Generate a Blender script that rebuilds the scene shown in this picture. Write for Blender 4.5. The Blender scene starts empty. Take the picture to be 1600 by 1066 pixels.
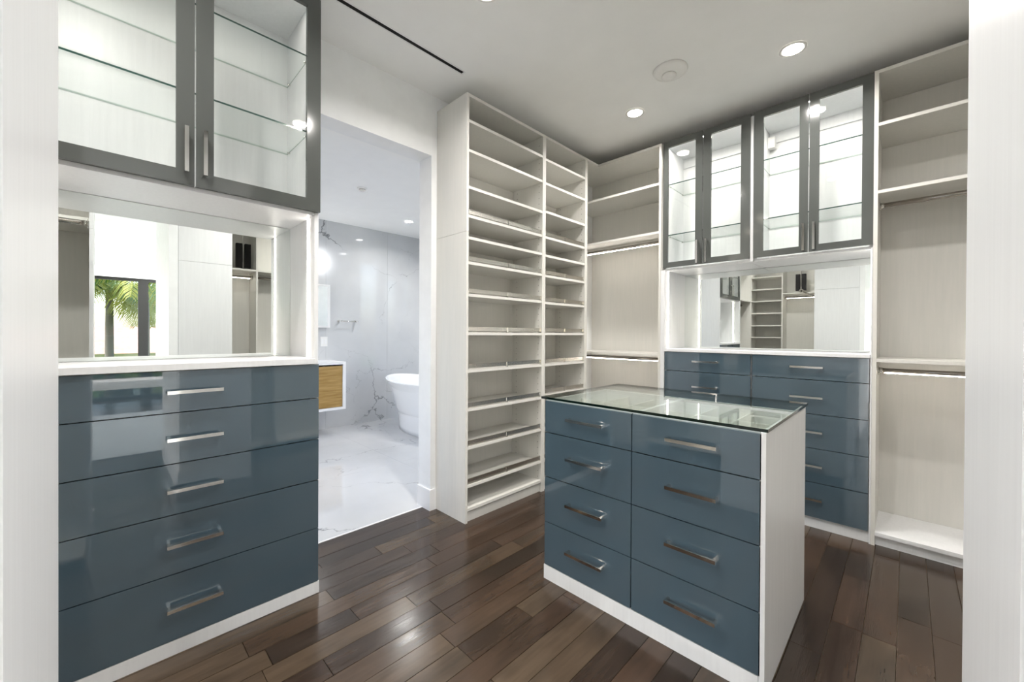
import bpy, bmesh, math, random
from mathutils import Vector, Matrix
random.seed(7)
R = math.radians
SC = bpy.context.scene
COL = SC.collection

# ------------------------------------------------------------------ camera
cam = bpy.data.cameras.new('camera'); camo = bpy.data.objects.new('camera', cam); COL.objects.link(camo)
YAW, PITCH, ROLL, FPX, CY = R(44.5846), R(-.27814), R(-.30561), 627.0882, 525.14
cam.sensor_fit = 'HORIZONTAL'; cam.sensor_width = 36.0
cam.lens = FPX / 1600 * 36.0
cam.shift_y = -(533 - CY) / 1600
cam.clip_start = 0.01; cam.clip_end = 200
camo.matrix_world = (Matrix.Translation((0, 0, 1.3)) @ Matrix.Rotation(YAW, 4, 'Z')
                     @ Matrix.Rotation(math.pi / 2 + PITCH, 4, 'X') @ Matrix.Rotation(-ROLL, 4, 'Z'))
SC.camera = camo

# ------------------------------------------------------------------ world, sun, exposure
w = bpy.data.worlds.new('world'); SC.world = w; w.use_nodes = True
nt = w.node_tree; bg = nt.nodes['Background']
sky = nt.nodes.new('ShaderNodeTexSky'); sky.sky_type = 'NISHITA'
sky.sun_disc = False; sky.sun_elevation = R(52); sky.sun_rotation = R(150); sky.dust_density = 2.5
nt.links.new(sky.outputs[0], bg.inputs[0]); bg.inputs[1].default_value = 0.55
sun = bpy.data.lights.new('sun', 'SUN'); sun.energy = 1.5; sun.angle = R(2); sun.color = (1, .96, .88)
suno = bpy.data.objects.new('sun', sun); COL.objects.link(suno); suno.rotation_euler = (R(38), R(-8), R(20)); suno.location = (12, -6, 9)
LAMP_W = 11.0          # watts of each recessed closet downlight
BATH_W = 6.5
BED_FILL_W = 125.0  # watts of each added bedroom fill lamp
SC.view_settings.view_transform = 'Standard'; SC.view_settings.look = 'None'
SC.view_settings.gamma = 1; SC.view_settings.exposure = 0.8
SC.view_settings.use_curve_mapping = False
cy = SC.cycles
cy.max_bounces = 14; cy.diffuse_bounces = 6; cy.glossy_bounces = 8; cy.transmission_bounces = 8; cy.transparent_max_bounces = 24
cy.sample_clamp_indirect = 4.0

# ------------------------------------------------------------------ materials
def lin(h):
    h = h.lstrip('#'); c = [int(h[i:i + 2], 16) / 255 for i in (0, 2, 4)]
    return tuple(x / 12.92 if x <= .04045 else ((x + .055) / 1.055) ** 2.4 for x in c) + (1,)
MAT = {}
def mat(name, col='#808080', rough=.5, metal=0, spec=.5, ior=1.5, coat=0, emit=None, estr=0):
    m = bpy.data.materials.new(name); m.use_nodes = True
    b = m.node_tree.nodes['Principled BSDF']
    b.inputs['Base Color'].default_value = lin(col) if isinstance(col, str) else tuple(col) + (1,)
    b.inputs['Roughness'].default_value = rough; b.inputs['Metallic'].default_value = metal
    b.inputs['Specular IOR Level'].default_value = spec; b.inputs['IOR'].default_value = ior
    b.inputs['Coat Weight'].default_value = coat; b.inputs['Coat Roughness'].default_value = .02
    if emit: b.inputs['Emission Color'].default_value = lin(emit); b.inputs['Emission Strength'].default_value = estr
    MAT[name] = m; return m
def nodes(m): return m.node_tree.nodes, m.node_tree.links, m.node_tree.nodes['Principled BSDF']
def noise(m, scale, detail=3, vec=None, stretch=(1, 1, 1), dist=0, coord='pos'):
    N, L, B = nodes(m)
    if coord == 'pos':
        g = N.new('ShaderNodeNewGeometry'); src = g.outputs['Position']
    else:
        g = N.new('ShaderNodeTexCoord'); src = g.outputs['Object']
    mp = N.new('ShaderNodeMapping'); mp.inputs['Scale'].default_value = stretch
    L.new(vec or src, mp.inputs[0])
    n = N.new('ShaderNodeTexNoise'); n.inputs['Scale'].default_value = scale; n.inputs['Detail'].default_value = detail
    n.inputs['Distortion'].default_value = dist
    L.new(mp.outputs[0], n.inputs['Vector']); return n
def vary(m, a, b, scale, stretch=(1, 1, 1), bump=0, lo=.35, hi=.65, detail=4):
    N, L, B = nodes(m); n = noise(m, scale, detail, stretch=stretch)
    r = N.new('ShaderNodeValToRGB'); r.color_ramp.elements[0].color = lin(a); r.color_ramp.elements[1].color = lin(b)
    r.color_ramp.elements[0].position = lo; r.color_ramp.elements[1].position = hi
    L.new(n.outputs[0], r.inputs[0]); L.new(r.outputs[0], B.inputs['Base Color'])
    if bump:
        bp = N.new('ShaderNodeBump'); bp.inputs['Strength'].default_value = bump; bp.inputs['Distance'].default_value = .001
        L.new(n.outputs[0], bp.inputs['Height']); L.new(bp.outputs[0], B.inputs['Normal'])
    return m

vary(mat('laminate', rough=.38), '#d3d2cd', '#d7d5d0', 60, (1, 1, .06), .12)
vary(mat('white_panel', rough=.34), '#dddee0', '#e1e2e4', 70, (1, 1, .06), .1)
vary(mat('wall_paint', rough=.7), '#eaebec', '#eeeff0', 9, bump=.05)
vary(mat('ceiling_paint', rough=.8), '#f2f2f1', '#f4f4f3', 6)
mat('trim_white', '#ebebec', .35)
vary(mat('gloss_blue', rough=.018, ior=1.85), '#43545f', '#465762', 3)
mat('gloss_grey', '#4b4e4c', .1, ior=1.6)
mat('chrome', '#d8d6d2', .08, 1)
mat('rod_metal', '#b8b2ac', .18, 1)
mat('rail_metal', '#d6d2cb', .27, 1)
mat('mirror', '#eef2f0', .0, 1)
mat('black_frame', '#0b0b0c', .35)
mat('black_cloth', '#060606', .9)
mat('hole_shade', '#4a4844', .8)  # shade inside the shelf-pin holes, painted on solid discs
mat('led', '#ffffff', .5, emit='#fff6ea', estr=14)
mat('lamp_lens', '#ffffff', .5, emit='#fff3e0', estr=22)
mat('bath_lens', '#ffffff', .5, emit='#ffffff', estr=22)
mat('plastic_white', '#e9e8e6', .4)
mat('slot_black', '#050505', .8)
mat('tub_white', '#f0f1f2', .12)
mat('rug', '#9aa0a4', .95)
mat('bench_fabric', '#dcdcda', .8)
mat('leaf_green', '#4f7a1e', .55)
mat('leaf_yellow', '#a2a52c', .55)
mat('trunk', '#8a7f70', .9)
mat('stucco', '#e9e4da', .9)
mat('lawn', '#5d7a3a', .95)
vary(mat('oak', rough=.45), '#8f6e33', '#b3935a', 5, (.4, .9, 9), .1, .3, .7, 6)
vary(mat('roof_tile', rough=.9), '#c08c74', '#d8a88f', 3)
def wood_mat():
    m = mat('dark_wood', rough=.27, ior=1.5); N, L, B = nodes(m)
    oi = N.new('ShaderNodeObjectInfo'); ge = N.new('ShaderNodeNewGeometry')
    ad = N.new('ShaderNodeMath'); ad.operation = 'ADD'; L.new(oi.outputs['Random'], ad.inputs[0]); L.new(ge.outputs['Random Per Island'], ad.inputs[1])
    fr = N.new('ShaderNodeMath'); fr.operation = 'FRACT'; L.new(ad.outputs[0], fr.inputs[0])
    base = N.new('ShaderNodeValToRGB'); cr = base.color_ramp
    cr.elements[0].color = lin('#2b221b'); cr.elements[1].color = lin('#4d4033')
    for p, c in ((.3, '#362a21'), (.6, '#403126'), (.8, '#463a2e')):
        e = cr.elements.new(p); e.color = lin(c)
    L.new(fr.outputs[0], base.inputs[0])
    cmb = N.new('ShaderNodeCombineXYZ'); L.new(fr.outputs[0], cmb.inputs[2])
    off = N.new('ShaderNodeVectorMath'); off.operation = 'MULTIPLY_ADD'
    L.new(cmb.outputs[0], off.inputs[0]); off.inputs[1].default_value = (37, 37, 37); L.new(ge.outputs['Position'], off.inputs[2])
    g1 = noise(m, 4, 6, off.outputs[0], (9, .7, 1), .4); g2 = noise(m, 2.4, 4, off.outputs[0], (2.2, .9, 1), .3)
    g3 = noise(m, 60, 4, off.outputs[0], (4, .5, 1))
    r1 = N.new('ShaderNodeMapRange'); r1.inputs[1].default_value = .3; r1.inputs[2].default_value = .7; r1.inputs[3].default_value = .86; r1.inputs[4].default_value = 1.16
    L.new(g1.outputs[0], r1.inputs[0])
    r2 = N.new('ShaderNodeMapRange'); r2.inputs[1].default_value = .38; r2.inputs[2].default_value = .56; r2.inputs[3].default_value = .68; r2.inputs[4].default_value = 1.05
    L.new(g2.outputs[0], r2.inputs[0])
    mu = N.new('ShaderNodeMath'); mu.operation = 'MULTIPLY'; L.new(r1.outputs[0], mu.inputs[0]); L.new(r2.outputs[0], mu.inputs[1])
    sc = N.new('ShaderNodeVectorMath'); sc.operation = 'SCALE'; L.new(base.outputs[0], sc.inputs[0]); L.new(mu.outputs[0], sc.inputs[3])
    L.new(sc.outputs[0], B.inputs['Base Color'])
    rr = N.new('ShaderNodeMapRange'); rr.inputs[1].default_value = .3; rr.inputs[2].default_value = .7; rr.inputs[3].default_value = .15; rr.inputs[4].default_value = .26
    L.new(g1.outputs[0], rr.inputs[0]); L.new(rr.outputs[0], B.inputs['Roughness'])
    mx = N.new('ShaderNodeMath'); mx.operation = 'MULTIPLY_ADD'; mx.inputs[1].default_value = .35
    L.new(g3.outputs[0], mx.inputs[0]); L.new(g1.outputs[0], mx.inputs[2])
    bp = N.new('ShaderNodeBump'); bp.inputs['Strength'].default_value = .3; bp.inputs['Distance'].default_value = .002
    L.new(mx.outputs[0], bp.inputs['Height']); L.new(bp.outputs[0], B.inputs['Normal'])
wood_mat()
mat('plank_gap', '#80705e', .8)
def marble_mat():
    m = mat('marble', rough=.06); N, L, B = nodes(m)
    def vein(scale, warp, width, ms, ml, mh, seed):
        g = N.new('ShaderNodeNewGeometry')
        mp = N.new('ShaderNodeMapping'); mp.inputs['Location'].default_value = (seed, seed * .7, seed * 1.3); mp.inputs['Rotation'].default_value = (.5, .3, .4); L.new(g.outputs['Position'], mp.inputs[0])
        w1 = noise(m, 2.2, 5, mp.outputs[0]); w1.inputs['Roughness'].default_value = .65
        wa = N.new('ShaderNodeVectorMath'); wa.operation = 'MULTIPLY_ADD'; wa.inputs[1].default_value = (warp,) * 3
        L.new(w1.outputs[1], wa.inputs[0]); L.new(mp.outputs[0], wa.inputs[2])
        v = N.new('ShaderNodeTexVoronoi'); v.feature = 'DISTANCE_TO_EDGE'; v.inputs['Scale'].default_value = scale; L.new(wa.outputs[0], v.inputs['Vector'])
        n2 = noise(m, ms, 3, mp.outputs[0])
        r2 = N.new('ShaderNodeMapRange'); r2.inputs[1].default_value = ml; r2.inputs[2].default_value = mh; L.new(n2.outputs[0], r2.inputs[0])
        wd = N.new('ShaderNodeMath'); wd.operation = 'MULTIPLY'; wd.inputs[1].default_value = width; L.new(r2.outputs[0], wd.inputs[0])
        wd2 = N.new('ShaderNodeMath'); wd2.operation = 'ADD'; wd2.inputs[1].default_value = .0005; L.new(wd.outputs[0], wd2.inputs[0])
        dv = N.new('ShaderNodeMath'); dv.operation = 'DIVIDE'; L.new(v.outputs['Distance'], dv.inputs[0]); L.new(wd2.outputs[0], dv.inputs[1])
        om = N.new('ShaderNodeMath'); om.operation = 'SUBTRACT'; om.use_clamp = True; om.inputs[0].default_value = 1; L.new(dv.outputs[0], om.inputs[1])
        mu = N.new('ShaderNodeMath'); mu.operation = 'MULTIPLY'; L.new(om.outputs[0], mu.inputs[0]); L.new(r2.outputs[0], mu.inputs[1]); return mu
    v1 = vein(.75, .55, .011, 1.2, .42, .62, 2.3); v2 = vein(1.7, .5, .010, 1.7, .47, .68, 8.4)
    mx = N.new('ShaderNodeMath'); mx.operation = 'MAXIMUM'; L.new(v1.outputs[0], mx.inputs[0])
    h = N.new('ShaderNodeMath'); h.operation = 'MULTIPLY'; h.inputs[1].default_value = .5; L.new(v2.outputs[0], h.inputs[0]); L.new(h.outputs[0], mx.inputs[1])
    cl = noise(m, .9, 4)
    r = N.new('ShaderNodeValToRGB'); r.color_ramp.elements[0].color = lin('#bdbfc2'); r.color_ramp.elements[1].color = lin('#d3d4d6')
    r.color_ramp.elements[0].position = .3; r.color_ramp.elements[1].position = .65; L.new(cl.outputs[0], r.inputs[0])
    mi = N.new('ShaderNodeMix'); mi.data_type = 'RGBA'; L.new(mx.outputs[0], mi.inputs[0]); L.new(r.outputs[0], mi.inputs[6]); mi.inputs[7].default_value = lin('#6e6f72')
    L.new(mi.outputs[2], B.inputs['Base Color'])
marble_mat()
def glass_mat(name, tint, ior=1.5, strength=1.0):
    m = bpy.data.materials.new(name); m.use_nodes = True; N = m.node_tree.nodes; L = m.node_tree.links; N.clear()
    o = N.new('ShaderNodeOutputMaterial'); t = N.new('ShaderNodeBsdfTransparent'); t.inputs[0].default_value = tint + (1,)
    g = N.new('ShaderNodeBsdfGlossy'); g.inputs['Roughness'].default_value = .0
    # Schlick reflectance from |N.I|, the same on both faces of the sheet
    ge = N.new('ShaderNodeNewGeometry'); d = N.new('ShaderNodeVectorMath'); d.operation = 'DOT_PRODUCT'
    L.new(ge.outputs['Normal'], d.inputs[0]); L.new(ge.outputs['Incoming'], d.inputs[1])
    ab = N.new('ShaderNodeMath'); ab.operation = 'ABSOLUTE'; L.new(d.outputs['Value'], ab.inputs[0])
    om = N.new('ShaderNodeMath'); om.operation = 'SUBTRACT'; om.inputs[0].default_value = 1; L.new(ab.outputs[0], om.inputs[1])
    pw = N.new('ShaderNodeMath'); pw.operation = 'POWER'; pw.inputs[1].default_value = 5; L.new(om.outputs[0], pw.inputs[0])
    r0 = ((ior - 1) / (ior + 1)) ** 2
    f = N.new('ShaderNodeMath'); f.operation = 'MULTIPLY_ADD'; f.inputs[1].default_value = 1 - r0; f.inputs[2].default_value = r0; L.new(pw.outputs[0], f.inputs[0])
    x = N.new('ShaderNodeMixShader'); L.new(f.outputs[0], x.inputs[0]); L.new(t.outputs[0], x.inputs[1]); L.new(g.outputs[0], x.inputs[2])
    L.new(x.outputs[0], o.inputs[0]); MAT[name] = m
glass_mat('clear_glass', (.985, .99, .985), 1.4)
glass_mat('shelf_glass', (.97, .985, .978), 1.4)
glass_mat('top_glass', (.93, .967, .95), 1.5)
mat('glass_edge', '#2c4a44', .12)
mat('glass_edge_lit', '#a9b7b1', .15)  # same glass edge, its lighter look on back and sides painted in
mat('top_edge', '#03150f', .06)
mat('top_edge_light', '#7c8c80', .1)
glass_mat('window_glass', (.97, .98, .98), 1.35)

# ------------------------------------------------------------------ mesh helpers
WLOC = {}
class M:
    def __init__(s): s.bm = bmesh.new()
    def box(s, x0, x1, y0, y1, z0, z1, mi=0):
        if x0 > x1: x0, x1 = x1, x0
        if y0 > y1: y0, y1 = y1, y0
        if z0 > z1: z0, z1 = z1, z0
        v = [s.bm.verts.new(p) for p in ((x0, y0, z0), (x1, y0, z0), (x1, y1, z0), (x0, y1, z0), (x0, y0, z1), (x1, y0, z1), (x1, y1, z1), (x0, y1, z1))]
        for f in ((0, 3, 2, 1), (4, 5, 6, 7), (0, 1, 5, 4), (1, 2, 6, 5), (2, 3, 7, 6), (3, 0, 4, 7)):
            fc = s.bm.faces.new([v[i] for i in f]); fc.material_index = mi
        return s
    def cyl(s, p0, p1, r, n=16, r2=None, mi=0, sy=1):
        p0, p1 = Vector(p0), Vector(p1); ax = (p1 - p0).normalized(); u = ax.orthogonal().normalized(); q = ax.cross(u); r2 = r if r2 is None else r2
        a = [s.bm.verts.new(p0 + r * (u * math.cos(t) + q * math.sin(t))) for t in [2 * math.pi * i / n for i in range(n)]]
        b = [s.bm.verts.new(p1 + r2 * (u * math.cos(t) + q * math.sin(t))) for t in [2 * math.pi * i / n for i in range(n)]]
        for i in range(n):
            f = s.bm.faces.new((a[i], a[(i + 1) % n], b[(i + 1) % n], b[i])); f.smooth = True; f.material_index = mi
        f = s.bm.faces.new(a[::-1]); f.material_index = mi
        f = s.bm.faces.new(b); f.material_index = mi
        return s
    def rings(s, rings, cap0=True, cap1=True, smooth=True):
        vs = [[s.bm.verts.new(p) for p in r] for r in rings]; n = len(vs[0])
        for a, b in zip(vs, vs[1:]):
            for i in range(n):
                f = s.bm.faces.new((a[i], a[(i + 1) % n], b[(i + 1) % n], b[i])); f.smooth = smooth
        if cap0: s.bm.faces.new(vs[0][::-1])
        if cap1: s.bm.faces.new(vs[-1])
        return s
    def quad(s, *p):
        s.bm.faces.new([s.bm.verts.new(q) for q in p]); return s
    def build(s, name, m, parent=None, bevel=0, loc=None):
        bm = s.bm
        if bevel:
            bmesh.ops.bevel(bm, geom=[e for e in bm.edges if len(e.link_faces) == 2 and e.calc_face_angle(0) > .5], offset=bevel, segments=1, affect='EDGES')
        bmesh.ops.recalc_face_normals(bm, faces=bm.faces)
        xs = [v.co for v in bm.verts]
        if loc is None:
            mn = Vector([min(c[i] for c in xs) for i in range(3)]); mxx = Vector([max(c[i] for c in xs) for i in range(3)])
            loc = Vector(((mn.x + mxx.x) / 2, (mn.y + mxx.y) / 2, mn.z))
        loc = Vector(loc)
        for v in bm.verts: v.co -= loc
        me = bpy.data.meshes.new(name); bm.to_mesh(me); bm.free()
        for k in (m if isinstance(m, (list, tuple)) else [m]): me.materials.append(MAT[k])
        return put(bpy.data.objects.new(name, me), loc, parent)
def put(o, loc, parent=None):
    COL.objects.link(o); loc = Vector(loc)
    if parent is not None:
        o.parent = parent; o.location = loc - WLOC[parent.name]
    else: o.location = loc
    WLOC[o.name] = loc; return o
def thing(name, loc, label, cat, group=None):
    o = put(bpy.data.objects.new(name, None), loc); o.empty_display_size = .1
    return tag(o, label, cat, group)
def tag(o, label, cat, group=None, kind=None):
    o['label'] = label; o['category'] = cat
    if group: o['group'] = group
    if kind: o['kind'] = kind
    return o
def struct(o): o['kind'] = 'structure'; return o
def B(name, m, parent, *a, bevel=0): return M().box(*a).build(name, m, parent, bevel)
def copy_tree(src, loc, label=None):
    """copy of a thing, its parts and their sub-parts, standing at loc"""
    def cp(o, par):
        c = o.copy(); COL.objects.link(c); c.parent = par; WLOC[c.name] = (WLOC[par.name] if par else Vector((0, 0, 0))) + Vector(c.location)
        for ch in list(o.children): cp(ch, c)
        return c
    r = cp(src, None); r.location = Vector(loc); WLOC[r.name] = Vector(loc)
    if label: r['label'] = label
    return r

# ================================================================== STRUCTURE
ZC = 3.045
# --- wooden floor: slab with planks
fl = struct(M().box(-2.58, 7.0, -5.2, 3.95, -.12, -.012).build('floor', 'plank_gap'))
PW = .1085
def plank_rows(x0, x1, y0, y1):
    k0 = math.floor((x0 + .132) / PW); out = []
    x = -.132 + k0 * PW
    while x < x1 - .01:
        y = y0 - random.random() * .8
        while y < y1:
            L = random.choice((.35, .5, .62, .75, .9, 1.1, 1.2))
            a, b = max(y, y0), min(y + L, y1)
            if b - a > .03: out.append((max(x, x0), min(x + PW, x1), a, b))
            y += L
        x += PW
    return out
g = .0013
cells = plank_rows(-2.58, 1.15, -.35, 3.82)
near = [c for c in cells if c[0] < .75][:298]
rest = [c for c in cells if c not in near]
for (a, b, c, d) in near:
    z = random.uniform(-.0004, .0004)
    M().box(a + g, b - g, c + g, d - g, -.012, z).build('plank', 'dark_wood', fl, .0011)
rest += plank_rows(-2.58, -.0, -1.47, -.35) + plank_rows(0, 7.0, -5.2, -.35) + plank_rows(1.15, 7.0, -.35, 3.0)
mm = M()
for (a, b, c, d) in rest: mm.box(a + g, b - g, c + g, d - g, -.012, random.uniform(-.0004, .0004))
o = mm.build('plank_field', 'dark_wood', fl); o['kind'] = 'stuff'
# --- bathroom floor of large slabs
bf = struct(M().box(-5.75, -2.582, -1.2, 4.45, -.12, -.012).build('floor', 'plastic_white'))
for xa, xb in ((-5.62, -4.725), (-4.725, -3.65), (-3.65, -2.585)):
    for ya, yb in ((-1.1, .5), (.5, 2.1), (2.1, 3.7), (3.7, 4.3)):
        M().box(xa + .0006, xb - .0006, ya + .0006, yb - .0006, -.012, 0).build('tile', 'marble', bf)
struct(M().box(-2.592, -2.578, .775, 1.70, -.01, .0025).build('trim_1', 'trim_white'))
# --- ceilings
cb = M()
cb.box(-2.70, -2.145, -1.6, 3.95, ZC, ZC + .1).box(-2.115, 1.35, -1.6, 3.95, ZC, ZC + .1).box(-2.145, -2.115, 1.68, 3.95, ZC, ZC + .1).box(-2.145, -2.115, -1.6, -.6, ZC, ZC + .1)
struct(cb.build('ceiling', 'ceiling_paint'))
# bedroom ceiling with a raised tray
ct = M()
ct.box(1.35, 2.3, -5.2, 3.1, ZC, ZC + .1).box(5.7, 7.0, -5.2, 3.1, ZC, ZC + .1).box(2.3, 5.7, -5.2, -4.2, ZC, ZC + .1).box(2.3, 5.7, 2.0, 3.1, ZC, ZC + .1)
ct.box(2.2, 5.8, -4.3, 2.1, ZC + .28, ZC + .38).box(2.2, 2.3, -4.3, 2.1, ZC + .1, ZC + .28).box(5.7, 5.8, -4.3, 2.1, ZC + .1, ZC + .28).box(2.3, 5.7, -4.3, -4.2, ZC + .1, ZC + .28).box(2.3, 5.7, 2.0, 2.1, ZC + .1, ZC + .28)
ct.box(-.69, 1.35, -5.2, -1.6, ZC, ZC + .1)
struct(ct.build('ceiling', 'ceiling_paint'))
struct(B('ceiling', 'ceiling_paint', None, -5.75, -2.65, -1.2, 4.45, 2.825, 2.925))
# --- closet walls
wl = M()
wl.box(-2.65, -2.492, -1.6, .80, 0, ZC).box(-2.65, -2.492, 1.68, 3.95, 0, ZC).box(-2.65, -2.492, .80, 1.68, 2.604, ZC)
struct(wl.build('wall_left', 'wall_paint'))
struct(B('wall_back', 'wall_paint', None, -2.492, 1.3, 3.80, 3.95, 0, ZC))
struct(B('wall_right', 'wall_paint', None, 1.15, 1.3, .50, 3.80, 0, ZC))
struct(B('wall_front', 'wall_paint', None, -2.492, -.44, -1.6, -1.46, 0, ZC))
struct(B('wall_front', 'wall_paint', None, -.494, -.44, -1.46, -.057, 0, ZC))     # beside the entrance, left
struct(B('wall_right', 'wall_paint', None, .066, 1.3, .43, .498, 0, ZC))          # beside the entrance, right
# baseboard round the bathroom door reveal
bb = M()
bb.box(-2.65, -2.480, 1.668, 1.7252, 0, .152)
struct(bb.build('baseboard_left', 'trim_white', None, .002))
struct(M().box(-.44, -.428, -1.6, -.045, 0, .152).box(-.49, -.44, -.057, -.045, 0, .152).build('baseboard_front', 'trim_white', None, .002))
struct(M().box(.054, 1.3, .418, .43, 0, .152).box(.054, .066, .43, .495, 0, .152).build('baseboard_right', 'trim_white', None, .002))
# --- bathroom walls: slabs of marble on the far wall
bw = struct(B('wall_bathroom', 'wall_paint', None, -5.75, -5.625, -1.2, 4.45, 0, 2.825))
for ya, yb in ((-1.1, .5), (.5, 2.1), (2.1, 3.0), (3.0, 4.3)):
    M().box(-5.625, -5.61, ya + .0006, yb - .0006, 0, 2.825).build('marble_panel', 'marble', bw)
we = M()   # end wall with two windows
X0, X1 = -5.625, -2.65
we.box(X0, -4.0, 4.3, 4.45, 0, 2.825).box(-3.69, -3.47, 4.3, 4.45, 0, 2.825).box(-2.9, X1, 4.3, 4.45, 0, 2.825)
we.box(-4.0, -3.69, 4.3, 4.45, 0, 1.3).box(-4.0, -3.69, 4.3, 4.45, 2.48, 2.825).box(-3.47, -2.9, 4.3, 4.45, 0, 1.3).box(-3.47, -2.9, 4.3, 4.45, 2.48, 2.825)
struct(we.build('wall_bathroom', 'wall_paint'))
for i, (a, b) in enumerate(((-4.0, -3.69), (-3.47, -2.9))):
    f = M().box(a, a + .03, 4.34, 4.40, 1.3, 2.48).box(b - .03, b, 4.34, 4.40, 1.3, 2.48).box(a + .03, b - .03, 4.34, 4.40, 1.3, 1.33).box(a + .03, b - .03, 4.34, 4.40, 2.45, 2.48)
    f = struct(f.build('window_%d' % (i + 1), 'trim_white')); M().box(a + .03, b - .03, 4.365, 4.371, 1.33, 2.45).build('pane', 'window_glass', f)
ws = M().box(X0, -5.2, -1.2, -1.1, 0, 2.825).box(-3.2, X1, -1.2, -1.1, 0, 2.825).box(-5.2, -3.2, -1.2, -1.1, 0, .9).box(-5.2, -3.2, -1.2, -1.1, 2.4, 2.825)
struct(ws.build('wall_bathroom', 'wall_paint'))
f = struct(M().box(-5.2, -5.16, -1.18, -1.12, .9, 2.4).box(-3.24, -3.2, -1.18, -1.12, .9, 2.4).box(-5.16, -3.24, -1.18, -1.12, .9, .94).box(-5.16, -3.24, -1.18, -1.12, 2.36, 2.4).build('window_3', 'trim_white'))  # unseen window, added to let light into the bathroom
M().box(-5.16, -3.24, -1.153, -1.147, .94, 2.36).build('pane', 'window_glass', f)
# --- bedroom shell
struct(M().box(1.3, 1.45, .43, 3.0, 0, ZC).build('wall_bedroom', 'wall_paint'))
struct(M().box(1.3, 7.0, 3.0, 3.15, 0, ZC).build('wall_bedroom', 'wall_paint'))
wf = M().box(6.5, 6.65, -5.2, -4.4, 0, ZC).box(6.5, 6.65, 2.3, 3.0, 0, ZC).box(6.5, 6.65, -4.4, 2.3, 2.42, ZC)
struct(wf.build('wall_bedroom', 'wall_paint'))
wq = M().box(-.69, .3, -5.35, -5.2, 0, ZC).box(5.6, 6.65, -5.35, -5.2, 0, ZC).box(.3, 5.6, -5.35, -5.2, 2.42, ZC)
struct(wq.build('wall_bedroom', 'wall_paint'))
struct(B('wall_bedroom', 'wall_paint', None, -.69, -.54, -5.2, -1.6, 0, ZC))
# window wall of the bedroom: black frames and panes
fw = M(); ys = [-4.4, -2.75, -1.1, .57, 2.3]
for y in ys: fw.box(6.53, 6.62, y - .08, y + .08, 0, 2.42)
for a, b in zip(ys, ys[1:]): fw.box(6.53, 6.62, a + .08, b - .08, 2.36, 2.42).box(6.53, 6.62, a + .08, b - .08, 0, .06)
fw = struct(fw.build('window_4', 'black_frame'))
for a, b in zip(ys, ys[1:]): M().box(6.57, 6.578, a + .08, b - .08, .06, 2.36).build('pane', 'window_glass', fw)
fw = M(); xs = [.3, 2.05, 3.8, 5.6]
for x in xs: fw.box(x - .045, x + .045, -5.33, -5.24, 0, 2.42)
for a, b in zip(xs, xs[1:]): fw.box(a + .045, b - .045, -5.33, -5.24, 2.36, 2.42).box(a + .045, b - .045, -5.33, -5.24, 0, .06)
fw = struct(fw.build('window_5', 'black_frame'))  # side windows out of view, added for more sky light
for a, b in zip(xs, xs[1:]): M().box(a + .045, b - .045, -5.29, -5.282, .06, 2.36).build('pane', 'window_glass', fw)

# ================================================================== CABINETRY HELPERS
# run axes: a left run faces +X (front at x = f), a back run faces -Y (front at y = f)
def P(axis, s, a0, a1, d0, d1, z0, z1):
    """box with a = along the run, d = distance behind the front plane s (negative: in front)"""
    if axis == 'L': return (s - d1, s - d0, a0, a1, z0, z1)       # faces +X
    if axis == 'B': return (a0, a1, s + d0, s + d1, z0, z1)       # faces -Y
    if axis == 'R': return (s + d0, s + d1, a0, a1, z0, z1)       # faces -X
    if axis == 'F': return (a0, a1, s - d1, s - d0, z0, z1)       # faces +Y
def pt(axis, s, a, d, z):
    return {'L': (s - d, a, z), 'B': (a, s + d, z), 'R': (s + d, a, z), 'F': (a, s - d, z)}[axis]
def bar_handle(axis, s, a0, a1, z, parent, vertical=None):
    m = M(); t = .0068; o1, o0 = -.036, -.026
    if vertical is None:
        m.box(*P(axis, s, a0, a1, o1, o0, z - t, z + t)).box(*P(axis, s, a0 + .002, a0 + .012, o0, 0, z - t + .0005, z + t - .0005)).box(*P(axis, s, a1 - .012, a1 - .002, o0, 0, z - t + .0005, z + t - .0005))
    else:
        z0, z1 = vertical; a = a0
        m.box(*P(axis, s, a - t, a + t, o1, o0, z0, z1)).box(*P(axis, s, a - t + .0005, a + t - .0005, o0, 0, z0 + .002, z0 + .012)).box(*P(axis, s, a - t + .0005, a + t - .0005, o0, 0, z1 - .012, z1 - .002))
    return m.build('handle', 'chrome', parent, .0014)
def carcass(axis, s, a0, a1, d, z0, z1, parent, t=.018, m='white_panel', top=True, bottom=True):
    c = M().box(*P(axis, s, a0, a0 + t, .02, d, z0, z1)).box(*P(axis, s, a1 - t, a1, .02, d, z0, z1)).box(*P(axis, s, a0 + t, a1 - t, d - .008, d, z0, z1))
    if bottom: c.box(*P(axis, s, a0 + t, a1 - t, .022, d - .008, z0, z0 + t))
    if top: c.box(*P(axis, s, a0 + t, a1 - t, .022, d - .008, z1 - t, z1))
    return c.build('body', m, parent)
def drawers(axis, s, a0, a1, zs, hz, ha0, ha1, parent):
    """zs: heights of the joints from the bottom up; hz: handle heights"""
    out = []
    for i, (za, zb) in enumerate(zip(zs, zs[1:])):
        m = M().box(*P(axis, s, a0 + .0015, a1 - .0015, 0, .019, za + .0021, zb - .0021))
        dr = m.build('drawer', 'gloss_blue', parent, .0012)
        bar_handle(axis, s, ha0, ha1, hz[i], dr); out.append(dr)
    return out
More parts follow.
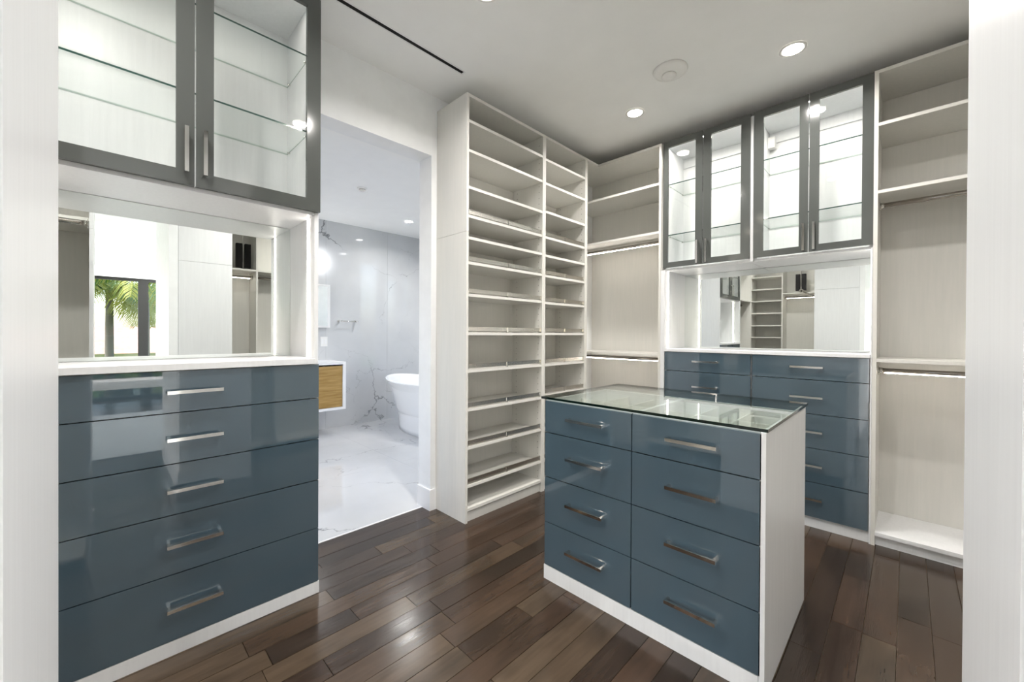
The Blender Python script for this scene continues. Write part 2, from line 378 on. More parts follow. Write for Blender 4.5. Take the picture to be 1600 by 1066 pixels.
def glass_door(axis, s, a0, a1, z0, z1, oa0, oa1, oz0, oz1, hinge_handle_a, hz, parent):
    m = M()
    t = .02
    m.box(*P(axis, s, a0, oa0, 0, t, z0, z1)).box(*P(axis, s, oa1, a1, 0, t, z0, z1))
    m.box(*P(axis, s, oa0, oa1, 0, t, z0, oz0)).box(*P(axis, s, oa0, oa1, 0, t, oz1, z1))
    d = m.build('door', 'gloss_grey', parent)
    M().box(*P(axis, s, oa0, oa1, .008, .012, oz0, oz1)).build('pane', 'clear_glass', d)
    bar_handle(axis, s, hinge_handle_a, hinge_handle_a, 0, d, vertical=hz)
    return d
def glass_shelf(axis, s, a0, a1, d0, d1, z, parent, t=.008, name='glass_shelf', mats=('shelf_glass', 'glass_edge')):
    m = M().box(*P(axis, s, a0, a1, d0, d1, z - t, z)); bm = m.bm; bm.normal_update()
    fd = Vector({'L': (1, 0, 0), 'B': (0, -1, 0), 'R': (-1, 0, 0), 'F': (0, 1, 0)}[axis])
    for f in bm.faces:
        if abs(f.normal.z) < .5: f.material_index = 1 if f.normal.dot(fd) > .5 else 2
    return m.build(name, tuple(mats) + ('glass_edge_lit',), parent)
def cabinet_lamp(axis, s, a0, a1, z, parent, W):
    ho = M().box(*P(axis, s, a0, a1, .0235, .0335, z - .001, z + .0025)).build('lamp_housing', 'trim_white', parent)
    l = bpy.data.lights.new('cabinet_lamp', 'AREA'); l.shape = 'RECTANGLE'; l.size = a1 - a0; l.size_y = .008; l.energy = W; l.color = (1, .95, .87)
    lo = bpy.data.objects.new('cabinet_lamp', l); put(lo, pt(axis, s, (a0 + a1) / 2, .0285, z - .002), parent)
    if axis in 'LR': lo.rotation_euler = (0, 0, R(90))
    return ho
def peg_holes(axis, s, a, face, d0, d1, z0, z1, parent):
    """rows of small dark discs painting the shade of shelf-pin holes on a side panel; face = +1/-1 direction of the panel face along the run"""
    m = M(); z = z0
    while z < z1:
        for d in (d0, d1):
            p = Vector(pt(axis, s, a + face * .0003, d, z)); q = Vector(pt(axis, s, a - face * .002, d, z)); m.cyl(q, p, .0034, 6)
        z += .048
    o = m.build('peg_holes', 'hole_shade', parent); o['kind'] = 'stuff'; return o
def rod(axis, s, a0, a1, d, z, parent, led=False, r=.0145):
    p0, p1 = pt(axis, s, a0, d, z), pt(axis, s, a1, d, z)
    ro = M().cyl(p0, p1, r, 20).build('hanging_rod', 'rod_metal', parent)
    for a, sg in ((a0, 1), (a1, -1)):
        M().cyl(pt(axis, s, a, d, z), pt(axis, s, a + sg * .004, d, z), .03, 20).cyl(pt(axis, s, a + sg * .004, d, z), pt(axis, s, a + sg * .022, d, z), .0185, 20).build('flange', 'chrome', ro)
    if led:
        M().box(*P(axis, s, a0 + .03, a1 - .03, d - .005, d + .005, z - r - .004, z - r + .002)).build('led_strip', 'led', ro)
    return ro

# ================================================================== LEFT RUN (faces +X)
FL = -2.094
LA0, LA1 = -.243, .752
dz = [.058, .326, .566, .771, .976, 1.146]
hz = [.195, .450, .669, .873, 1.061]
t = thing('drawer_cabinet', (FL - .2, .25, 0), 'glossy blue-grey five-drawer cabinet with chrome bar pulls under the left mirror', 'cabinet')
carcass('L', FL, LA0 + .004, LA1 - .018, .39, .055, 1.146, t)
drawers('L', FL, LA0, LA1, dz, hz, .172, .354, t)
M().box(*P('L', FL, LA0, .735, 0, .018, 0, .0575)).build('plinth', 'white_panel', t, .001)
tag(M().box(FL - .39, FL + .008, LA0, .7345, 1.1475, 1.173).build('countertop', 'white_panel', None, .0015), 'pale white worktop lying on the left blue-grey drawer cabinet', 'countertop')
tag(M().box(FL - .392, FL - .0, .7355, .7545, 0, .0575).box(FL - .392, FL - .0205, .7355, .7545, .0575, 2.955).build('side_panel', 'white_panel', None, .0008), 'tall white side panel between left mirror niche and bathroom doorway', 'panel')
tag(M().box(FL - .392, FL - .002, LA0 - .0195, LA0 - .0005, 0, 2.955).build('side_panel', 'white_panel', None, .0008), 'white side panel at the far left of the left drawer cabinet, next to foreground wall', 'panel')
tag(M().box(-2.491, -2.486, LA0, .735, 1.174, 1.884).build('wall_mirror', 'mirror'), 'wide mirror above the left worktop, reflecting the bedroom window', 'mirror')
tag(M().box(-2.206, -2.196, .7315, .7352, 1.175, 1.882).build('led_strip', 'led'), 'lit vertical light strip on the right side of left mirror niche', 'light strip')
tag(M().box(-2.206, -2.196, LA0, LA0 + .0035, 1.175, 1.882).build('led_strip', 'led'), 'vertical light strip on the left side of left mirror niche, behind foreground wall', 'light strip')
t = thing('display_cabinet', (FL - .2, .25, 1.885), 'wall cabinet with grey-framed glass doors above the left mirror', 'cabinet')
c = M().box(*P('L', FL, LA0, LA0 + .018, .022, .396, 1.886, 2.955)).box(*P('L', FL, .717, .735, .022, .396, 1.886, 2.955)).box(*P('L', FL, LA0 + .018, .717, .386, .396, 1.886, 2.955))
c.box(*P('L', FL, LA0 + .018, .717, .022, .386, 1.886, 1.904)).box(*P('L', FL, LA0 + .018, .717, .022, .386, 2.937, 2.955))
c.build('body', 'white_panel', t)
glass_door('L', FL, LA0, .2595, 1.902, 2.958, LA0 + .06, .200, 1.961, 2.90, .2305, (1.946, 2.128), t)
glass_door('L', FL, .2635, .756, 1.902, 2.958, .3235, .693, 1.961, 2.90, .2915, (1.946, 2.128), t)
for z in (2.302, 2.676):
    sh = glass_shelf('L', FL, LA0 + .02, .7165, .035, .385, z, t)
    for d in (.08, .34):
        M().cyl(pt('L', FL, .717, d, z - .0125), pt('L', FL, .703, d, z - .0125), .0045, 10).build('shelf_pin', 'chrome', sh)
cabinet_lamp('L', FL, LA0 + .03, .70, 2.934, t, 1.3)

# tall hanging section left of the dresser (seen in the back mirror)
t = thing('hanging_closet', (-2.3, -.7, 0), 'tall open closet bay left of the blue-grey drawers, seen only in the mirrors', 'closet')
M().box(-2.49, -2.14, -1.10, -1.08, 0, 2.942).build('side_panel', 'laminate', t)
for z in (1.93, 2.55, 2.922): B('shelf', 'laminate', t, -2.49, -2.14, -1.08, LA0 - .02, z, z + .02)
B('back_panel', 'laminate', t, -2.4915, -2.4835, -1.08, LA0 - .02, .06, 1.93)
rod('L', -2.14, -1.079, LA0 - .021, .17, 1.88, t)

# ================================================================== SHOE TOWER (faces +X)
FT = -2.14; DT = .35
def tower(a0, a1, zs, rails, label, seam_panel, right_panel, backs=True):
    t = thing('shoe_shelf_unit', (FT - DT / 2, (a0 + a1) / 2, 0), label, 'shelving', 'shoe shelf units')
    th = .0195
    if seam_panel:
        M().box(*P('L', FT, a0, a0 + th, 0, DT, 0, 1.999)).box(*P('L', FT, a0, a0 + th, 0, DT, 2.001, 2.942)).build('side_panel', 'laminate', t)
    else:
        B('side_panel', 'laminate', t, *P('L', FT, a0, a0 + th, 0, DT, 0, 2.942))
    B('side_panel', 'laminate', t, *P('L', FT, a1 - th, a1, 0, DT, 0, 2.942))
    M().box(*P('L', FT, a0 + th, a1 - th, DT - .008, DT, .06, 2.92)).build('back_panel', 'laminate', t)
    M().box(*P('L', FT, a0 + th, a1 - th, 0, DT - .009, 2.921, 2.9415)).build('top_board', 'laminate', t, .0006)
    M().box(*P('L', FT, a0 + th, a1 - th, .02, .038, 0, .064)).build('plinth', 'laminate', t)
    for z in zs:
        sh = M().box(*P('L', FT, a0 + th + .0008, a1 - th - .0008, .003, DT - .009, z - .02, z)).build('shelf', 'laminate', t, .0006)
        if z in rails:
            A0, A1 = a0 + th + .004, a1 - th - .004; mid = (A0 + A1) / 2
            for u0, u1 in ((A0, mid - .004), (mid + .004, A1)):
                m = M().box(*P('L', FT, u0, u1, .012, .016, z + .0105, z + .0345))
                for zz in (z + .008, z + .0345): m.box(*P('L', FT, u0, u1, .009, .018, zz, zz + .003))
                m.build('rail', 'rail_metal', sh)
            for a in (A0, mid, A1): M().box(*P('L', FT, a - .004, a + .004, .007, .022, z, z + .039)).build('bracket', 'chrome', sh)
    peg_holes('L', FT, a1 - th, -1, .04, DT - .06, .12, 2.9, t)
    return t
zsL = [.098, .259, .523, .785, 1.053, 1.311, 1.576, 1.797, 1.968, 2.117, 2.314, 2.566, 2.768]
tower(1.7255, 2.5415, zsL, {.259, .523, .785, 1.053, 1.311, 1.576, 1.797, 2.117}, 'left bay of the tall cream shoe shelving, next to the bathroom doorway', True, None)
zsR = [.098, .259, .523, .801, 1.053, 1.313, 1.570, 1.794, 1.962, 2.114, 2.326, 2.560, 2.758]
tower(2.5425, 3.150, zsR, {.259, .523, .801, 1.053, 1.313, 1.570, 1.794, 2.114}, 'narrower right bay of the tall cream shoe shelving, next to the corner closet', False, None)

# ================================================================== CORNER CLOSET, back wall left
FB = 3.35; DB = .44
t = thing('hanging_closet', (-2.0, 3.57, 0), 'cream corner hanging closet between shoe shelving and the back drawer cabinets', 'closet')
B('side_panel', 'laminate', t, -1.5325, -1.5135, 3.35, 3.79, 0, 2.942)
B('side_panel', 'laminate', t, -2.49, -2.141, 3.151, 3.170, 0, 2.92)
M().box(-2.49, -1.533, 3.782, 3.79, .06, 2.92).build('back_panel', 'laminate', t)
M().box(-2.49, -2.14, 3.151, 3.35, 2.921, 2.942).box(-2.49, -1.533, 3.35, 3.782, 2.921, 2.942).build('top_board', 'laminate', t)
for z in (2.612, 2.195, 1.132): M().box(-2.488, -1.533, 3.352, 3.781, z - .02, z).build('shelf', 'laminate', t, .0006)
M().box(-2.49, -1.533, 3.354, 3.781, .06, .084).build('shelf', 'white_panel', t); M().box(-2.49, -1.533, 3.37, 3.388, 0, .06).build('plinth', 'white_panel', t)
rod('B', FB, -2.487, -1.5335, .20, 2.145, t, led=True)
rod('B', FB, -2.487, -1.5335, .20, 1.075, t, led=True)

# ================================================================== BACK RUN (faces -Y)
bz = [.075, .311, .540, .770, 1.001, 1.160]
bh = [.203, .427, .654, .884, 1.087]
t = thing('drawer_cabinet', (-1.15, 3.57, 0), 'left five-drawer dark blue-grey cabinet under the back mirror, partly behind the island', 'cabinet')
carcass('B', FB, -1.478, -.825, DB, .06, 1.160, t)
drawers('B', FB, -1.474, -.825, bz, bh, -1.236, -1.047, t)
M().box(*P('B', FB, -1.478, -.82, .02, .038, 0, .060)).build('plinth', 'white_panel', t)
t = thing('drawer_cabinet', (-.49, 3.57, 0), 'right five-drawer dark blue-grey cabinet under the back mirror, next to right hanging closet', 'cabinet')
carcass('B', FB, -.815, -.166, DB, .06, 1.160, t)
drawers('B', FB, -.815, -.168, bz, bh, -.579, -.396, t)
M().box(*P('B', FB, -.82, -.166, .02, .038, 0, .060)).build('plinth', 'white_panel', t)
tag(M().box(-1.4775, -.165, 3.343, 3.789, 1.1615, 1.182).build('countertop', 'white_panel', None, .0015), 'pale white worktop lying on the back drawer cabinets', 'countertop')
tag(M().box(-1.5125, -1.479, 3.352, 3.79, 0, 1.16).box(-1.5125, -1.479, 3.352, 3.79, 1.16, 1.850).build('side_panel', 'white_panel'), 'white side panel left of the back mirror, beside the corner closet', 'panel')
tag(M().box(-.1645, -.1575, 3.352, 3.79, 0, 1.850).build('side_panel', 'white_panel'), 'thin white side panel right of the back mirror niche', 'panel')
tag(M().box(-1.4785, -.165, 3.786, 3.7905, 1.183, 1.849).build('wall_mirror', 'mirror'), 'wide mirror above the back worktop, behind the island', 'mirror')
tag(M().box(-1.4785, -1.475, 3.419, 3.429, 1.184, 1.849).build('led_strip', 'led'), 'lit vertical light strip on the left side of back mirror niche', 'light strip')
tag(M().box(-.1685, -.165, 3.419, 3.429, 1.184, 1.849).build('led_strip', 'led'), 'lit vertical light strip on the right side of back mirror niche', 'light strip')
FU = 3.39
def upper(a0, am, a1, o, ha, label, jbox=False):
    t = thing('display_cabinet', ((a0 + a1) / 2, 3.6, 1.85), label, 'cabinet', 'glass-door wall cabinets on the back wall')
    c = M().box(*P('B', FU, a0 + .002, a0 + .020, .022, .398, 1.851, 2.94)).box(*P('B', FU, a1 - .020, a1 - .002, .022, .398, 1.851, 2.94)).box(*P('B', FU, a0 + .02, a1 - .02, .39, .398, 1.851, 2.94))
    c.box(*P('B', FU, a0 + .02, a1 - .02, .022, .39, 1.851, 1.869)).box(*P('B', FU, a0 + .02, a1 - .02, .022, .39, 2.923, 2.94)).box(*P('B', FU, a0 + .02, a1 - .02, .375, .39, 2.84, 2.922))
    c.build('body', 'white_panel', t)
    glass_door('B', FU, a0, am - .0025, 1.876, 2.958, o[0], o[1], 1.921, 2.905, ha[0], (1.884, 2.07), t)
    glass_door('B', FU, am + .0025, a1, 1.876, 2.958, o[2], o[3], 1.921, 2.905, ha[1], (1.884, 2.07), t)
    for z in (2.600, 2.164):
        sh = glass_shelf('B', FU, a0 + .021, a1 - .021, .035, .385, z, t)
        for a, sg in ((a0 + .02, 1), (a1 - .02, -1)):
            for d in (.08, .35): M().cyl(pt('B', FU, a, d, z - .0125), pt('B', FU, a + sg * .013, d, z - .0125), .0045, 10).build('shelf_pin', 'chrome', sh)
    cabinet_lamp('B', FU, a0 + .03, a1 - .03, 2.919, t, 4.2)
    if jbox: M().box(*P('B', FU, a0 + .021, a0 + .066, .32, .374, 2.79, 2.875)).build('junction_box', 'plastic_white', t, .002)
    return t
upper(-1.5128, -1.187, -.8475, (-1.473, -1.245, -1.126, -.9105), (-1.222, -1.153), 'left pair of grey-framed glass doors on the back wall, beside the corner closet')
upper(-.8245, -.491, -.1575, (-.762, -.545, -.434, -.2146), (-.516, -.4585), 'right pair of grey-framed glass doors on the back wall, above right part of mirror', True)
tag(M().box(-.8465, -.8255, 3.40, 3.78, 1.852, 2.94).build('filler_strip', 'white_panel'), 'narrow white strip between the two back wall glass cabinets', 'panel')

# ================================================================== RIGHT CLOSET on the back wall
t = thing('hanging_closet', (.3, 3.57, 0), 'cream hanging closet right of the back mirror, with upper and lower chrome rods', 'closet')
B('side_panel', 'laminate', t, -.1565, -.1365, 3.35, 3.79, 0, 2.942)
B('side_panel', 'laminate', t, .80, .82, 3.36, 3.79, .084, 2.92)
M().box(-.1365, 1.148, 3.782, 3.79, .06, 2.92).build('back_panel', 'laminate', t)
M().box(-.1365, 1.148, 3.35, 3.782, 2.921, 2.942).build('top_board', 'laminate', t, .0006)
for z in (2.616, 2.200, 1.158): M().box(-.136, .80, 3.352, 3.781, z - .02, z).build('shelf', 'laminate', t, .0006)
M().box(-.1365, 1.148, 3.35, 3.781, .062, .084).build('shelf', 'white_panel', t, .0008); M().box(-.1365, 1.148, 3.372, 3.39, 0, .062).build('plinth', 'white_panel', t)
rod('B', FB, -.136, .80, .20, 2.147, t); rod('B', FB, -.136, .80, .20, 1.077, t, led=True)

# ================================================================== ISLAND
FI = 1.645
t = thing('drawer_island', (-.86, 1.95, 0), 'glossy blue-grey eight-drawer island with white sides under a glass top', 'island')
iz = [.076, .306, .545, .781, .949]
ih = [.205, .442, .674, .871]
drawers('B', FI, -1.371, -.8715, iz, ih, -1.213, -1.004, t)
drawers('B', FI, -.8695, -.3675, iz, ih, -.706, -.509, t)
b = M()
b.box(-1.3745, -1.356, 1.665, 2.25, .076, .951).box(-.880, -.860, 1.665, 2.25, .076, .951).box(-1.356, -.880, 2.225, 2.25, .076, .951).box(-.860, -.373, 2.225, 2.25, .076, .951)
b.box(-1.356, -.880, 1.665, 1.680, .90, .951).box(-.860, -.373, 1.665, 1.680, .90, .951)
b.build('body', 'white_panel', t)
B('side_panel', 'white_panel', t, -.3725, -.354, 1.645, 2.415, 0, .952)
M().box(-1.3745, -.3735, 1.646, 1.664, 0, .0745).build('plinth', 'white_panel', t, .001)
tr = M().box(-1.356, -.880, 1.680, 2.225, .845, .857).box(-.860, -.373, 1.680, 2.225, .845, .857)
for x in (-1.20, -1.04, -.70, -.535): tr.box(x - .004, x + .004, 1.682, 2.223, .857, .925)
for a, c in ((-1.354, -1.204), (-1.196, -1.044), (-1.036, -.882), (-.858, -.704), (-.696, -.539), (-.531, -.375)): tr.box(a, c, 1.95, 1.958, .857, .925)
tr.build('tray_divider', 'laminate', t)
m = M().box(-1.404, -.350, 1.652, 2.458, .9535, .9655); m.bm.normal_update()
for f in m.bm.faces:
    if abs(f.normal.z) < .5: f.material_index = 1 if abs(f.normal.y) > .5 else 1
tag(m.build('glass_top', ('top_glass', 'top_edge'), None), 'clear glass slab with dark green edge lying on the island', 'glass top')

# ================================================================== JAMB UNITS next to the camera, with the closets behind them
t = thing('hanging_closet', (-.85, -.6, 0), 'white end panel and closet at the left edge of the photo, foreground', 'closet')
M().box(-1.02, -.495, -.0745, -.055, 0, 1.999).box(-1.02, -.495, -.0745, -.055, 2.001, 2.942).build('side_panel', 'white_panel', t)
B('back_panel', 'laminate', t, -.503, -.495, -1.10, -.0745, 0, 2.942)
B('side_panel', 'laminate', t, -1.02, -.503, -1.10, -1.08, 0, 2.942)
for z in (.09, 2.07, 2.55, 2.942): B('shelf', 'laminate', t, -1.018, -.503, -1.08, -.0745, z - .02, z)
rod('L', -1.02, -1.079, -.075, .17, 2.0, t)
t = thing('hanging_closet', (.6, .77, 0), 'white end panel and closet at the right edge of the photo, foreground', 'closet')
M().box(.064, .0835, .50, .935, 0, 1.999).box(.064, .0835, .50, .935, 2.001, 2.942).build('side_panel', 'white_panel', t)
for z in (.09, 2.07, 2.55, 2.942): B('shelf', 'laminate', t, .0835, 1.148, .505, .933, z - .02, z)
rod('F', .935, .084, 1.147, .17, 2.0, t)
# closet on the right-hand wall (seen in the left mirror)
t = thing('hanging_closet', (1.0, 2.1, 0), 'beige hanging closet on the right wall, seen in the left mirror', 'closet')
for y in (.955, 1.32, 2.2, 3.30): B('side_panel', 'laminate', t, .80, 1.148, y, y + .02, 0, 2.942)
B('back_panel', 'laminate', t, 1.14, 1.148, .975, 3.30, .06, 2.92)
for a, c in ((.975, 1.32), (1.34, 2.2), (2.22, 3.30)):
    for z in (.09, 2.08, 2.942): B('shelf', 'laminate', t, .802, 1.14, a, c, z - .02, z)
    rod('R', .80, a, c, .17, 2.0, t, led=(a < 1.0))
# closets on the front wall (seen in the back mirror)
t = thing('shelf_unit', (-1.9, -1.28, 0), 'beige open shelf column seen in the middle of the back mirror', 'shelving')
for x in (-2.15, -1.645): B('side_panel', 'laminate', t, x, x + .019, -1.455, -1.105, 0, 2.942)
B('back_panel', 'laminate', t, -2.131, -1.645, -1.455, -1.447, .06, 2.92)
for z in (.09, .42, .75, 1.03, 1.27, 1.49, 1.72, 1.95, 2.17, 2.4, 2.66, 2.942): B('shelf', 'laminate', t, -2.131, -1.645, -1.447, -1.107, z - .02, z)
t = thing('hanging_closet', (-1.3, -1.28, 0), 'beige closet with a lit rod, seen right of the shelf column in the back mirror', 'closet')
B('side_panel', 'laminate', t, -1.06, -1.04, -1.455, -1.105, 0, 2.942)
B('back_panel', 'laminate', t, -1.625, -1.06, -1.455, -1.447, .06, 2.92)
for z in (.09, 2.07, 2.942): B('shelf', 'laminate', t, -1.625, -1.06, -1.447, -1.107, z - .02, z)
rod('F', -1.105, -1.625, -1.06, .17, 2.0, t, led=True)
# black hanging things on the shelves
def black_rack(x, y, rz, label):
    t = thing('accessory_rack', (x, y, 2.08), label, 'rack', 'black accessory racks')
    def rb(nm, mt, *a, bevel=0):
        m = M().box(*a); 
        for v in m.bm.verts:
            v.co = Matrix.Rotation(rz, 3, 'Z') @ v.co + Vector((x, y, 2.08))
        return m.build(nm, mt, t, bevel)
    rb('cloth', 'black_cloth', -.075, -.012, -.03, .03, .03, .33, bevel=.006)
    rb('cloth', 'black_cloth', .016, .078, -.03, .03, .03, .33, bevel=.006)
    rb('bar', 'chrome', -.005, .005, -.04, -.03, .11, .46)
    rb('base', 'black_cloth', -.02, .02, -.04, .03, 0, .03)
black_rack(.96, 1.215, R(90), 'black accessory rack with a chrome bar on the shelf, seen in the left mirror')
black_rack(-1.38, -1.26, 0, 'black accessory rack with a chrome bar on the shelf, seen in the back mirror')

# ================================================================== CEILING FITTINGS
def downlight(x, y, z, label, W, r=.055, lens='lamp_lens', group='closet downlights', color=(1, .965, .92)):
    t = thing('downlight', (x, y, z), label, 'ceiling light', group)
    n = 32; circ = lambda rr, zz: [(x + rr * math.cos(2 * math.pi * i / n), y + rr * math.sin(2 * math.pi * i / n), zz) for i in range(n)]
    M().rings([circ(r + .016, z - .0005), circ(r + .016, z - .003), circ(r + .002, z - .006), circ(r, z - .003)], False, False).build('trim_ring', 'plastic_white', t)
    M().rings([circ(r, z - .0015), circ(r, z - .003)]).build('lens', lens, t)
    l = bpy.data.lights.new('downlight_lamp', 'AREA'); l.shape = 'DISK'; l.size = r * 1.8; l.energy = W; l.color = color; l.spread = R(150)
    lo = bpy.data.objects.new('downlight_lamp', l); put(lo, (x, y, z - .012), t)
    return t
downlight(-.51, 2.94, ZC, 'round recessed downlight in front of the right glass-door cabinets', LAMP_W)
downlight(-1.539, 2.925, ZC, 'round recessed downlight in front of the left glass-door cabinets', LAMP_W)
downlight(-1.539, 1.36, ZC, 'recessed downlight over the island side facing shoe shelving, above the frame', LAMP_W)
downlight(-.6, 1.14, ZC, 'recessed downlight directly over the island front, above the frame', LAMP_W)
downlight(-1.539, -.1, ZC, 'recessed downlight in front of the left drawer cabinet, above the frame', LAMP_W)
downlight(-1.9, -.85, ZC, 'added recessed downlight near the front wall shelf column', LAMP_W)  # extra lamp added to keep the closet bright
downlight(.45, 2.1, ZC, 'added recessed downlight near the right wall closet, out of frame', LAMP_W)  # unseen, added for more closet light
t = thing('smoke_detector', (-1.126, 2.615, ZC), 'round white smoke detector on the closet ceiling, beside the downlight', 'smoke detector')
def disc(x, y, prof, seg=40):
    n = seg; m = M(); m.rings([[(x + r * math.cos(2 * math.pi * i / n), y + r * math.sin(2 * math.pi * i / n), z) for i in range(n)] for r, z in prof]); return m
disc(-1.126, 2.615, [(.105, ZC - .0002), (.107, ZC - .006), (.100, ZC - .016), (.080, ZC - .020)]).build('base', 'plastic_white', t)
disc(-1.142, 2.632, [(.046, ZC - .0195), (.046, ZC - .028), (.040, ZC - .033), (.02, ZC - .034)]).build('sensor_cap', 'plastic_white', t)
t = thing('air_vent', (-2.13, .55, ZC), 'long narrow black slot air vent in the ceiling beside shoe shelving', 'vent')
M().box(-2.145, -2.115, -.6, 1.68, ZC + .002, ZC + .05).build('slot', 'slot_black', t)
M().box(-2.152, -2.143, -.6, 1.69, ZC - .002, ZC).box(-2.117, -2.108, -.6, 1.69, ZC - .002, ZC).box(-2.143, -2.117, 1.68, 1.69, ZC - .002, ZC).build('frame', 'trim_white', t)

# ================================================================== BATHROOM
BZ = 2.825
t = thing('bathtub', (-4.5, 3.0, 0), 'white freestanding oval bathtub with flared sides against the marble wall', 'bathtub')
def ell(a, b, z, lift=0, n=56):
    return [(-4.5 + a * math.cos(2 * math.pi * i / n), 3.0 + b * math.sin(2 * math.pi * i / n), z + lift * abs(math.cos(2 * math.pi * i / n)) ** 3) for i in range(n)]
prof = [(.60, .25, 0), (.605, .255, .06), (.615, .265, .2), (.64, .29, .36), (.69, .33, .5), (.76, .375, .6), (.83, .415, .66), (.845, .425, .675), (.84, .42, .682), (.825, .408, .68), (.80, .385, .65), (.73, .34, .5), (.66, .29, .3), (.6, .24, .16), (.45, .16, .12)]
M().rings([ell(a, b, z, .03 * max(0, (z - .3) / .38)) for a, b, z in prof]).build('shell', 'tub_white', t)
M().cyl((-4.5, 3.0, .119), (-4.5, 3.0, .124), .03, 20).build('drain', 'chrome', t)
t = thing('vanity_cabinet', (-5.35, 1.4, .3), 'floating white vanity with an oak drawer front, beyond the bathroom doorway', 'vanity')
M().box(-5.609, -5.10, .5, 2.16, .905, .935).box(-5.609, -5.10, 2.125, 2.16, .335, .905).box(-5.609, -5.10, .5, 2.125, .335, .365).box(-5.609, -5.10, .5, .53, .365, .905).build('body', 'trim_white', t, .002)
for a, c in ((.535, 1.325), (1.33, 2.12)): M().box(-5.14, -5.118, a, c, .370, .885).build('drawer', 'oak', t, .001)
t = thing('bathroom_mirror', (-5.58, 1.5, 1.374), 'white-framed bathroom mirror above the floating vanity', 'mirror')
M().box(-5.609, -5.552, .9, 2.135, 1.374, 1.95).build('frame', 'trim_white', t, .002)
M().box(-5.5515, -5.549, .93, 2.10, 1.40, 1.925).build('pane', 'mirror', t)
t = thing('towel_bar', (-5.56, 2.385, 1.46), 'short chrome towel bar on the bathroom marble wall', 'towel bar')
M().cyl((-5.55, 2.25, 1.465), (-5.55, 2.52, 1.465), .008, 14).build('bar', 'chrome', t)
for y in (2.27, 2.50): M().box(-5.609, -5.54, y - .012, y + .012, 1.453, 1.477).build('bracket', 'chrome', t, .001)
t = thing('light_switch', (-5.605, 2.075, 1.12), 'white double wall plate on marble above the vanity end', 'wall plate')
M().box(-5.609, -5.603, 2.03, 2.12, 1.12, 1.25).build('plate', 'plastic_white', t, .001)
for y in (2.053, 2.097): M().box(-5.603, -5.599, y - .014, y + .014, 1.152, 1.218).build('rocker', 'trim_white', t, .001)
t = thing('wall_sconce', (-5.56, 1.93, 2.2), 'small lit wall sconce above the bathroom mirror', 'wall light')
M().box(-5.609, -5.58, 1.85, 2.02, 2.25, 2.29).build('plate', 'chrome', t); M().cyl((-5.55, 1.99, 2.19), (-5.55, 1.99, 2.33), .028, 16).build('shade', 'bath_lens', t)
downlight(-4.848, 2.907, BZ, 'round recessed downlight over the bathtub', BATH_W, lens='bath_lens', group='bathroom downlights', color=(1, .98, .95))
downlight(-3.5, 3.2, BZ, 'added bathroom downlight behind the door wall, out of view', BATH_W, lens='bath_lens', group='bathroom downlights', color=(1, .98, .95))  # unseen lamp added to brighten the bathroom
downlight(-4.3, .6, BZ, 'added bathroom downlight in front of the vanity, hidden by the left cabinets', BATH_W, lens='bath_lens', group='bathroom downlights', color=(1, .98, .95))  # another added lamp, hidden, for bathroom brightness
t = thing('fire_sprinkler', (-4.10, 1.90, BZ), 'small round sprinkler cover on the bathroom ceiling', 'sprinkler')
disc(-4.10, 1.90, [(.05, BZ - .0002), (.05, BZ - .006), (.042, BZ - .010)], 28).build('base', 'plastic_white', t)
disc(-4.10, 1.90, [(.034, BZ - .009), (.034, BZ - .020), (.028, BZ - .023)], 28).build('cap', 'rail_metal', t)

# ================================================================== BEDROOM (seen in the left mirror and in the glossy drawers)
tag(M().box(1.6, 4.6, -3.6, 1.5, .001, .014).build('rug', 'rug', None, .004), 'pale grey rug on the bedroom floor, reflected in the blue-grey drawers', 'rug')
t = thing('bench', (5.6, .2, 0), 'white upholstered bench with chrome legs by the bedroom window', 'bench')
M().box(5.3, 5.9, -.75, 1.15, .33, .46).build('seat', 'bench_fabric', t, .025)
for y in (-.5, .9):
    for x0, x1 in ((5.36, 5.84), (5.84, 5.36)):
        M().cyl((x0, y, 0.008), (x1, y, .33), .012, 10).build('leg', 'chrome', t)
for x, y, wh in ((3.0, -3.0, 'above the far end of the rug'), (3.0, 1.0, 'above the near end of the rug'), (5.2, -3.0, 'near the far windows'), (5.2, 1.0, 'above the bench'),
                 (2.0, -4.6, 'outside the ceiling tray, by the side window'), (1.0, -4.4, 'in the flat ceiling nearest the closet')):
    zz = ZC if not (2.3 < x < 5.7 and -4.2 < y < 2.0) else ZC + .28
    downlight(x, y, zz, 'added bedroom fill light ' + wh, BED_FILL_W, group='added bedroom fill lights')  # lamps added to brighten bedroom and closet

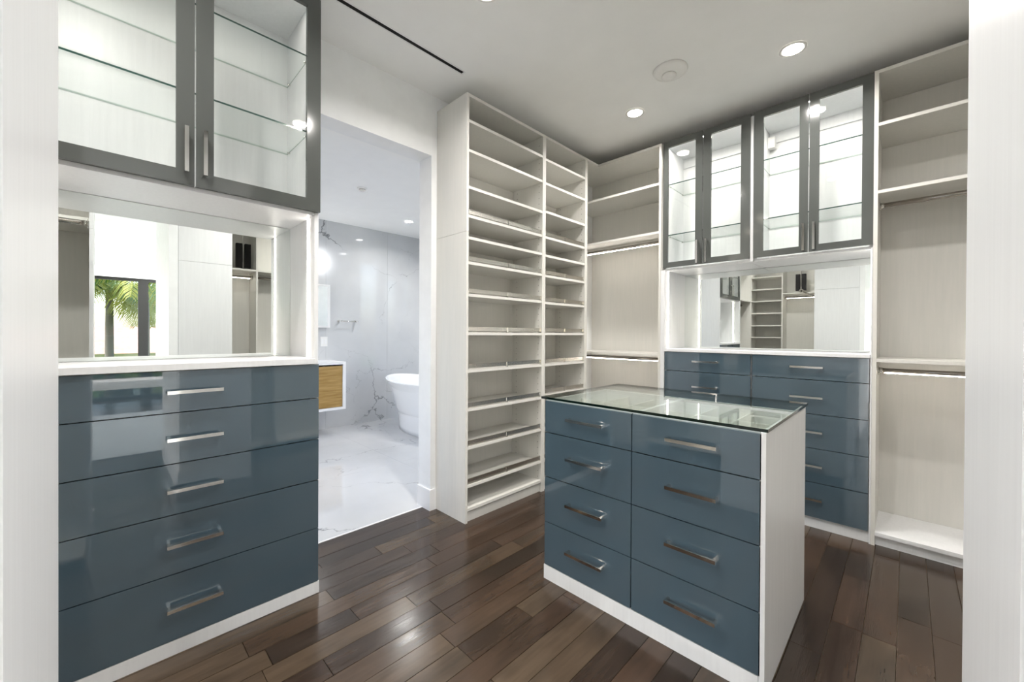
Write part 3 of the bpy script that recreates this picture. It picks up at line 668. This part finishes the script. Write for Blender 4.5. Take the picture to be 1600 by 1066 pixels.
# ================================================================== OUTSIDE
tag(M().box(7.2, 60, -40, 40, -3.3, -3.1).build('lawn', 'lawn'), 'green lawn far below the bedroom window', 'lawn', kind='stuff')
t = thing('house', (24, 2, -3.1), 'neighbouring house with a pink terracotta roof outside the bedroom window', 'house')
M().box(21, 29, -7, 9, -3.1, .36).build('wall', 'stucco', t)
E0, E1 = .33, 1.6
M().quad((20.2, -8, E0), (30, -8, E0), (25, -4, E1)).quad((20.2, -8, E0), (25, -4, E1), (25, 6, E1), (20.2, 10, E0)).quad((30, -8, E0), (30, 10, E0), (25, 6, E1), (25, -4, E1)).quad((20.2, 10, E0), (25, 6, E1), (30, 10, E0)).quad((20.2, -8, E0), (20.2, 10, E0), (30, 10, E0), (30, -8, E0)).build('roof', 'roof_tile', t)
for y in (-4, -.6, 2.6, 5.8):
    w_ = M().box(20.96, 21.0, y, y + 1.5, -2.0, -.7).build('window', 'black_frame', t)
def palm(x, y, zc, seed, label, nf=13, L=2.3):
    rnd = random.Random(seed); t = thing('palm_tree', (x, y, -3.1), label, 'palm', 'palms outside the bedroom window')
    M().cyl((x, y, -3.095), (x + .1, y, zc), .14, 12, .09).build('trunk', 'trunk', t)
    for k in range(nf):
        az = 2 * math.pi * k / nf + rnd.uniform(-.2, .2); el = rnd.uniform(.15, 1.05); m = M(); pts = []
        p = Vector((x + .1, y, zc)); d = Vector((math.cos(az) * math.cos(el), math.sin(az) * math.cos(el), math.sin(el)))
        for i in range(15):
            pts.append(p.copy()); p = p + d * (L / 14); d = (d + Vector((0, 0, -.13))).normalized()
        side = Vector((-math.sin(az), math.cos(az), 0))
        for a, b in zip(pts, pts[1:]): m.cyl(a, b, .012, 4)
        for i in range(1, 14):
            for q in range(3):
                u = pts[i].lerp(pts[i + 1], q / 3)
                for sg in (-1, 1):
                    ln = .62 * math.sin(math.pi * min(1, (i + q / 3 + 1.5) / 16)) + .12
                    dd = (side * sg * .75 + (pts[i + 1] - pts[i]).normalized() * .45 + Vector((0, 0, -.35 + rnd.uniform(-.2, .1)))).normalized()
                    m1 = u + dd * ln * .5; tip = m1 + (dd + Vector((0, 0, -.9))).normalized() * ln * .55
                    wv = (pts[i + 1] - pts[i]).normalized() * .022
                    m.quad(u - wv * .6, u + wv * .6, m1 + wv, m1 - wv); m.quad(m1 - wv, m1 + wv, tip + wv * .1, tip - wv * .1)
        m.build('frond', rnd.choice(('leaf_green', 'leaf_yellow', 'leaf_yellow')), t)
palm(9.5, .75, 2.75, 3, 'yellow-green palm close outside the bedroom window, seen in the left mirror', 24, 2.6)
palm(12.6, .1, 2.6, 5, 'second, dense palm behind the one nearest to the bedroom window', 26, 2.3)
palm(16.6, .6, -.4, 9, 'low palm below the bedroom window, in front of the terracotta roof', 12, 1.8)
palm(8.9, -3.6, 2.2, 13, 'palm outside the far end of the bedroom window wall')
